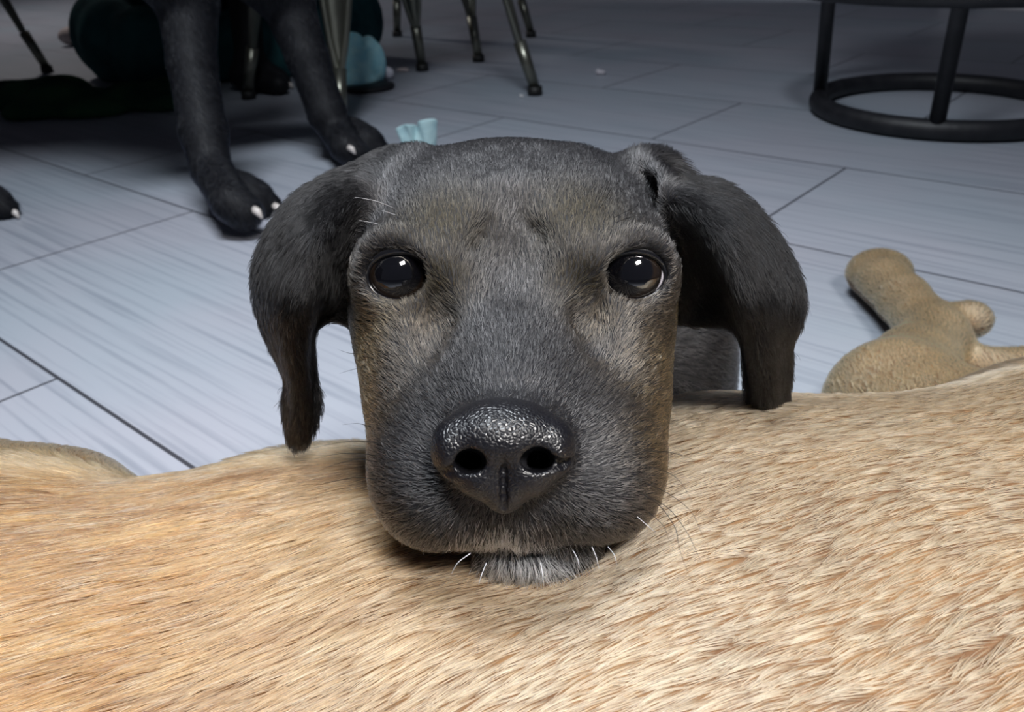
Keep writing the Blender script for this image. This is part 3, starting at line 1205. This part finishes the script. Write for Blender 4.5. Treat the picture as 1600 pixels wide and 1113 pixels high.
f.chain([(-1.0, 1.22, .02), (-1.02, 1.20, .12), (-1.03, 1.18, .18), (-.95, 1.15, .36), (-.90, 1.12, .51)], [.02, .02, .026, .05, .07], .012)
f.chain([(-.98, 1.10, .54), (-1.08, 1.10, .44), (-1.11, 1.10, .33)], [.02, .014, .008], .01)
f.floor(.0005)
stand_claws = [(f.hit(x, y, 0, .5, 2.2), r_) for x, y, r_ in ((399, 331, .0050), (431, 325, .0050), (547, 233, .0046), (22, 333, .0045))]
SV, SF = f.mesh(1)
mesh_obj('body', SV, SF, M_skin, stand)
for q_, r_ in stand_claws:
    claw(q_ + [-.3 * r_, .4 * r_, .3 * r_], q_ + [r_ * 1.6, -r_ * 1.2, -r_ * 1.2], r_, stand)
short_fur(stand, SV, SF, (.007, .008, .012), M_furblack, 1.6e5, .008, .00018, var=.85)

# ---- black dog resting under the table: foreleg on a teal bed
rest = empty('resting_black_dog', (-.55, 1.95, 0), 'black dog resting behind the standing dog with two pale claws on its outstretched paw', 'dog')
f = Field((-.95, 1.60, -.004), (-.20, 2.50, .36), .006)
a0, a1 = G(380, 118, .03), G(436, 133, .02)
f.chain([(-.62, 2.12, .22), (-.55, 1.98, .215), a0 + [.02, 0, .03], a0, a1], [.050, .036, .030, .028, .022], .02)
tips3 = paw(f, G(405, 137), G(452, 138), .026)
f.ell((-.62, 2.20, .215), (.23, .15, .10), .03)
f.floor(.0005)
RV, RF = f.mesh(1)
mesh_obj('body', RV, RF, M_skin, rest)
for a, b in tips3[:2]:
    claw(a, b, .006, rest)

# ---- pale dog lying further back
pale = empty('pale_dog', tuple(G(170, 48)), 'pale dog lying far back under the table, one whitish foreleg showing', 'dog')
f = Field((-2.7, 2.3, -.004), (-.9, 4.0, .40), .010)
e0, e1, e2 = G(240, 14, .04), G(185, 38, .035), G(128, 55, .03)
f.chain([G(330, 8, .08), e0, e1, e2], [.07, .050, .040, .034], .02)
f.ell(G(118, 56, .028), (.055, .045, .030), .012)
f.ell(G(330, 4, .13) + [0.05, .12, 0], (.32, .22, .13), .04)
f.floor(.0005)
WV, WF = f.mesh(1)
mesh_obj('body', WV, WF, noise_color(mat('pale_fur', (.5, .42, .40), .85, spec=.1), (.42, .34, .33), (.60, .52, .50), 20), pale)


# ================================================================== FURNITURE
def steel(name, c, r=.33):
    return noise_color(mat(name, c, r, metal=.85), tuple(x * .7 for x in c), c, 12, lo=.3, hi=.7)


M_gun = steel('gunmetal_steel', (.21, .21, .175), .32)
M_chrome = steel('bright_steel', (.62, .62, .64), .28)


def chair(name, centre, ang, label, group, m, seat_h=.45, half=.152, top=.135):
    """pressed sheet-metal cafe chair; feet at +-half*sqrt2 on the diagonals"""
    root = empty(name, (centre[0], centre[1], 0), label, 'chair', group)
    C_ = np.array([centre[0], centre[1], 0.0])
    for q in range(4):
        a = ang + q * math.pi / 2
        rd = np.array([math.cos(a), math.sin(a), 0])
        td = np.array([-math.sin(a), math.cos(a), 0])
        ft = C_ + rd * half * 2
        tp = C_ + rd * top * 1.55 + [0, 0, seat_h - .02]
        split = ft + (tp - ft) * .23
        mb = MB()
        mb.tube([ft + [0, 0, .012], split], [.0105, .0125], 14)
        # two pressed rails that part above the tube, and the hollow web between them
        n = 9
        for sg in (-1, 1):
            rail = []
            rr = []
            for i in range(n):
                t = i / (n - 1)
                w = .0045 + .042 * (t ** .75)
                rail.append(split + (tp - split) * t + td * sg * w)
                rr.append(.0062)
            mb.tube([split - (tp - split) * .05] + rail, [.006] + rr, 8)
        v, fc = [], []
        for i in range(n):
            t = i / (n - 1)
            w = .0045 + .042 * (t ** .75)
            c = split + (tp - split) * t
            for u, dp in ((-1, 0), (-.5, -.004), (0, -.007), (.5, -.004), (1, 0)):
                v.append(c + td * u * w + rd * dp)
            for u, dp in ((1, -.003), (0, -.010), (-1, -.003)):
                v.append(c + td * u * w + rd * dp)
        for i in range(n - 1):
            for k in range(8):
                l = (k + 1) % 8
                fc.append([i * 8 + k, i * 8 + l, i * 8 + 8 + l, i * 8 + 8 + k])
        mb.add(v, fc)
        lg = mb.build('leg', m, root)
        cap = MB().tube([ft + [0, 0, .0], ft + [0, 0, .016]], [.0150, .0140], 14).build('rubber_foot', M_rubber)
        cap.parent = lg
        cap.matrix_parent_inverse = (Matrix.Translation(root.location)).inverted() @ Matrix.Identity(4)
        cap.matrix_parent_inverse = Matrix.Identity(4)
    # seat pan with rolled rim
    R4 = Matrix.Translation(C_) @ Matrix.Rotation(ang + math.pi / 4, 4, 'Z')
    s = top * 1.16
    pts = []
    for k in range(40):
        t = 2 * math.pi * k / 40
        cx, cy = math.cos(t), math.sin(t)
        e = .32
        pts.append(R4 @ Vector((math.copysign(abs(cx) ** e, cx) * s, math.copysign(abs(cy) ** e, cy) * s, seat_h)))
    v = pts + [p - Vector((0, 0, .003)) for p in pts]
    n = 40
    mb = MB().add(v, [list(range(n)), list(range(2 * n - 1, n - 1, -1))] + [[k, k + n, (k + 1) % n + n, (k + 1) % n] for k in range(n)])
    mb.tube([p - Vector((0, 0, .008)) for p in pts], .009, 10, closed=True)
    mb.build('seat', m, root)
    # bent back hoop and centre splat
    hoop = [R4 @ Vector((x, y, z)) for x, y, z in ((-s, -s, seat_h), (-s, -s - .03, seat_h + .2), (-s * .8, -s - .06, seat_h + .36), (0, -s - .07, seat_h + .40),
                                                   (s * .8, -s - .06, seat_h + .36), (s, -s - .03, seat_h + .2), (s, -s, seat_h))]
    mb = MB().tube(hoop, .011, 10)
    mb.box((-.045, -s - .045, seat_h), (.045, -s - .040, seat_h + .39), R4)
    mb.build('backrest', m, root)
    return root


A1, A4 = G(652, 117), G(878, 143)
AN = G(549, 196)
c1 = (AN + A1) / 2
ang1 = math.atan2(A4[1] - c1[1], A4[0] - c1[0])
hd = (np.linalg.norm(A1 - AN) / 2 + np.linalg.norm(A4 - c1)) / 2
GR = 'sheet metal chairs round the dining table'
chair('metal_chair', c1, math.atan2(AN[1] - c1[1], AN[0] - c1[0]) + math.pi, 'metal chair whose near leg stands beside the blue plush toy', GR, M_gun, half=hd / 2, top=.115)
B2, B3 = G(750, 93), G(828, 63)
mB = (B2 + B3) / 2
dB = (B3 - B2); LB = np.linalg.norm(dB); dB /= LB
pB = np.array([-dB[1], dB[0], 0])
hB = .43 / 2
c2 = mB + pB * hB
chair('metal_chair', c2, math.atan2((B2 - c2)[1], (B2 - c2)[0]) - .06, 'metal chair standing furthest back, behind the chair beside the blue plush toy', GR, M_gun, half=hB * 1.38 / 2, top=.115)
cL = G(72, 113)
c3 = cL + np.array([-.29, -.06, 0])
chair('metal_chair', c3, math.atan2((cL - c3)[1], (cL - c3)[0]) + math.pi, 'metal chair at the left edge of the picture with one leg in view', GR, M_gun, half=.15, top=.115)

# dining table: black post, big top out of the picture
M_tabletop = noise_color(mat('dark_wood_top', (.06, .04, .03), .4), (.04, .028, .02), (.09, .06, .04), 12, stretch=(1, 12, 1))
tb = G(196, 93)
table = empty('dining_table', (tb[0], tb[1], 0), 'dark dining table over the dim floor, only one black post in view', 'table')
for dy in (0, -1.22):
    tq = tb + [0, dy, 0]
    MB().tube([tq + [0, 0, .02], tq + [0, 0, .72]], .034, 20).build('post', M_blackmetal, table)
    MB().tube([tq + [0, 0, 0], tq + [0, 0, .012], tq + [0, 0, .03]], [.075, .07, .035], 28).build('base', M_blackmetal, table)
n = 64
e = .2
tp = [Vector((tb[0] + .12 + .60 * math.copysign(abs(math.cos(t)) ** e, math.cos(t)), 1.77 + .80 * math.copysign(abs(math.sin(t)) ** e, math.sin(t)), .72))
      for t in (2 * math.pi * k / n for k in range(n))]
MB().add(tp + [p + Vector((0, 0, .035)) for p in tp],
         [list(range(n))[::-1], list(range(n, 2 * n))] + [[k, (k + 1) % n, (k + 1) % n + n, k + n] for k in range(n)]).build('table_top', M_tabletop, table, smooth=False, bevel=.006)

# side table with round steel base
_n, _f = G(1468, 221), G(1472, 117, .027)
rc = (_n + _f) / 2
rc[2] = 0
RR = float(np.linalg.norm((_f - _n)[:2])) / 2 - .003
st = empty('side_table', (rc[0], rc[1], 0), 'black metal side table standing on a round hoop base', 'table')


def circ(c, r, z, n=72):
    return [(c[0] + r * math.cos(2 * math.pi * k / n), c[1] + r * math.sin(2 * math.pi * k / n), z) for k in range(n)]


MB().tube(circ(rc, RR, .0155), .0155, 14, closed=True).build('base_hoop', M_blackmetal, st)
MB().tube(circ(rc, RR + .07, .197), .0115, 12, closed=True).build('upper_hoop', M_blackmetal, st)
for a in (152, 242, 332, 62):
    t = math.radians(a)
    d = np.array([math.cos(t), math.sin(t), 0])
    MB().tube([rc + d * RR + [0, 0, .01], rc + d * (RR + .02) + [0, 0, .49]], .0115, 12).build('leg', M_blackmetal, st)
MB().tube([rc + [0, 0, .485], rc + [0, 0, .49], rc + [0, 0, .508], rc + [0, 0, .512]], [.262, .270, .270, .262], 64).build('table_top', M_tabletop, st, smooth=False)


# ================================================================== THINGS ON THE FLOOR
def lumps(name, parts, mtl, h, k, lo, hi, extra=None, smooth=1):
    f = Field(lo, hi, h)
    for p in parts:
        c, r = p[0], p[1]
        f.ell(c, r, p[2] if len(p) > 2 else k, sub=(len(p) > 3))
    if extra: extra(f)
    f.floor(.0004)
    V, F = f.mesh(smooth)
    return mesh_obj(name, V, F, mtl)


M_blue = noise_color(mat('light_blue_plush', (.3, .75, .9), .9, spec=.15), (.34, .76, .88), (.55, .92, .97), 60, bump=.6)
b0 = G(572, 132)
t = lumps('blue_plush_toy', [(b0 + [-.012, .0, .040], (.044, .040, .050)), (b0 + [.022, .0, .045], (.026, .032, .046), .004), (b0 + [-.018, .0, .088], (.024, .024, .020), .008),
                             (b0 + [.016, -.004, .080], (.017, .020, .020), .004), (b0 + [-.02, -.01, .012], (.05, .045, .018), .008)],
          M_blue, .0022, .008, b0 - [.09, .08, .004], b0 + [.08, .09, .14])
tag(t, 'light blue plush toy slumped on the floor behind the chair leg', 'toy')
p0 = G(575, 141)
t = MB().tube([p0 + [0, .01, 0], p0 + [0, .01, .006], p0 + [0, .01, .009]], [.050, .056, .054], 40).build('dish', M_blackmetal)
tag(t, 'thin dark dish under the blue plush toy', 'dish')
q = G(607, 124)
t = lumps('white_ball', [(q + [0, 0, .0135], (.0135, .0135, .0135))], mat('white_ball', (.72, .70, .78), .6), .0012, .003, q - [.02, .02, .004], q + [.02, .02, .035])
tag(t, 'small white ball on the floor beside the blue plush toy', 'ball')
q = G(629, 112)
t = lumps('scrap', [(q + [0, 0, .004], (.014, .008, .005)), (q + [.008, 0, .003], (.008, .006, .004))], mat('pinkish_scrap', (.5, .42, .42), .8), .001, .003, q - [.03, .02, .004], q + [.03, .02, .02])
tag(t, 'pinkish scrap lying against the foot of the bright chair leg', 'scrap')

M_cyan = noise_color(mat('pale_cyan_tissue', (.45, .66, .68), .85, spec=.2), (.40, .60, .64), (.58, .78, .78), 40, bump=.5)
q = G(657, 246)


def fold_sheet():
    """upright crumpled sheet: two rolled lobes and a torn flap"""
    V, F = [], []
    nu, nv = 44, 14
    for i in range(nu):
        u = i / (nu - 1)
        a = -2.6 + u * 7.2
        if u < .42:
            r = .012; cx = -.016
            x = cx + r * math.cos(a); y = r * math.sin(a)
        else:
            r = .016; cx = .008
            x = cx + r * math.cos(a + 1.2); y = r * .8 * math.sin(a + 1.2)
        for j in range(nv):
            v = j / (nv - 1)
            flare = 1 + .30 * v * v
            z = v * (.046 + .007 * math.sin(u * 9) + (.006 if u > .75 else 0))
            w = .0018 * math.sin(u * 31 + v * 5)
            V.append((q[0] + x * flare + w + .004 * v, q[1] + y * flare + w, q[2] + z))
    for i in range(nu - 1):
        for j in range(nv - 1):
            F.append([i * nv + j, (i + 1) * nv + j, (i + 1) * nv + j + 1, i * nv + j + 1])
    o = mesh_obj('crumpled_tissue', V, F, M_cyan)
    s = o.modifiers.new('solid', 'SOLIDIFY'); s.thickness = .0016
    s2 = o.modifiers.new('sub', 'SUBSURF'); s2.levels = s2.render_levels = 1
    return o


tag(fold_sheet(), 'pale cyan crumpled tissue standing on the floor just behind the puppy\'s head', 'tissue')

for (px_, py_, r_, c_, lb) in ((938, 117, .010, (.42, .40, .44), 'larger whitish crumb on the tiles between the chairs and the side table'),
                               (815, 152, .0045, (.5, .5, .52), 'tiny whitish crumb on the tiles above the puppy\'s head')):
    q_ = G(px_, py_)
    t = lumps('crumb', [(q_ + [0, 0, r_ * .5], (r_, r_ * .8, r_ * .6)), (q_ + [r_ * .6, 0, r_ * .4], (r_ * .6, r_ * .7, r_ * .5)), (q_ + [-r_ * .5, r_ * .3, r_ * .8], (r_ * .5, r_ * .5, r_ * .5))],
              mat('crumb', c_, .8), r_ * .12, r_ * .2, q_ - [r_ * 2, r_ * 2, .002], q_ + [r_ * 2.4, r_ * 2, r_ * 2])
    tag(t, lb, 'crumb', 'crumbs on the tiles')

# teal dog bed and dark green blanket in the gloom under the table
M_teal = noise_color(mat('dark_teal_cloth', (.02, .07, .075), .9, spec=.1), (.012, .045, .055), (.03, .10, .105), 14, bump=.4)
M_green = noise_color(mat('dark_green_cloth', (.02, .05, .03), .95, spec=.1), (.012, .035, .026), (.035, .10, .045), 9, bump=.4)
bc = G(330, 132)
f = Field(bc - [.42, .10, .004], bc + [.42, .55, .36], .008)
f.ell(bc + [0, .20, .05], (.30, .17, .07), .02)
for a in range(0, 360, 24):
    t_ = math.radians(a)
    f.ell(bc + [.29 * math.cos(t_), .22 + .17 * math.sin(t_), .10 + .04 * math.sin(t_)], (.085, .075, .10), .03)
f.floor(.0005)
V, F = f.mesh(1)
tag(mesh_obj('dog_bed', V, F, M_teal), 'dark teal padded dog bed under the dining table', 'dog bed')
gc = G(130, 165)
f = Field(gc - [.36, .25, .004], gc + [.36, .32, .16], .006)
rr = np.random.default_rng(5)
for i in range(16):
    a, r = rr.uniform(0, 6.28), rr.uniform(0, .17)
    f.ell(gc + [r * 1.3 * math.cos(a), r * math.sin(a) * .8, .008], (rr.uniform(.05, .10), rr.uniform(.035, .07), rr.uniform(.02, .05)), .015)
f.floor(.0005)
V, F = f.mesh(1)
tag(mesh_obj('blanket', V, F, M_green), 'dark green blanket crumpled on the floor at the foot of the leftmost chair', 'blanket')
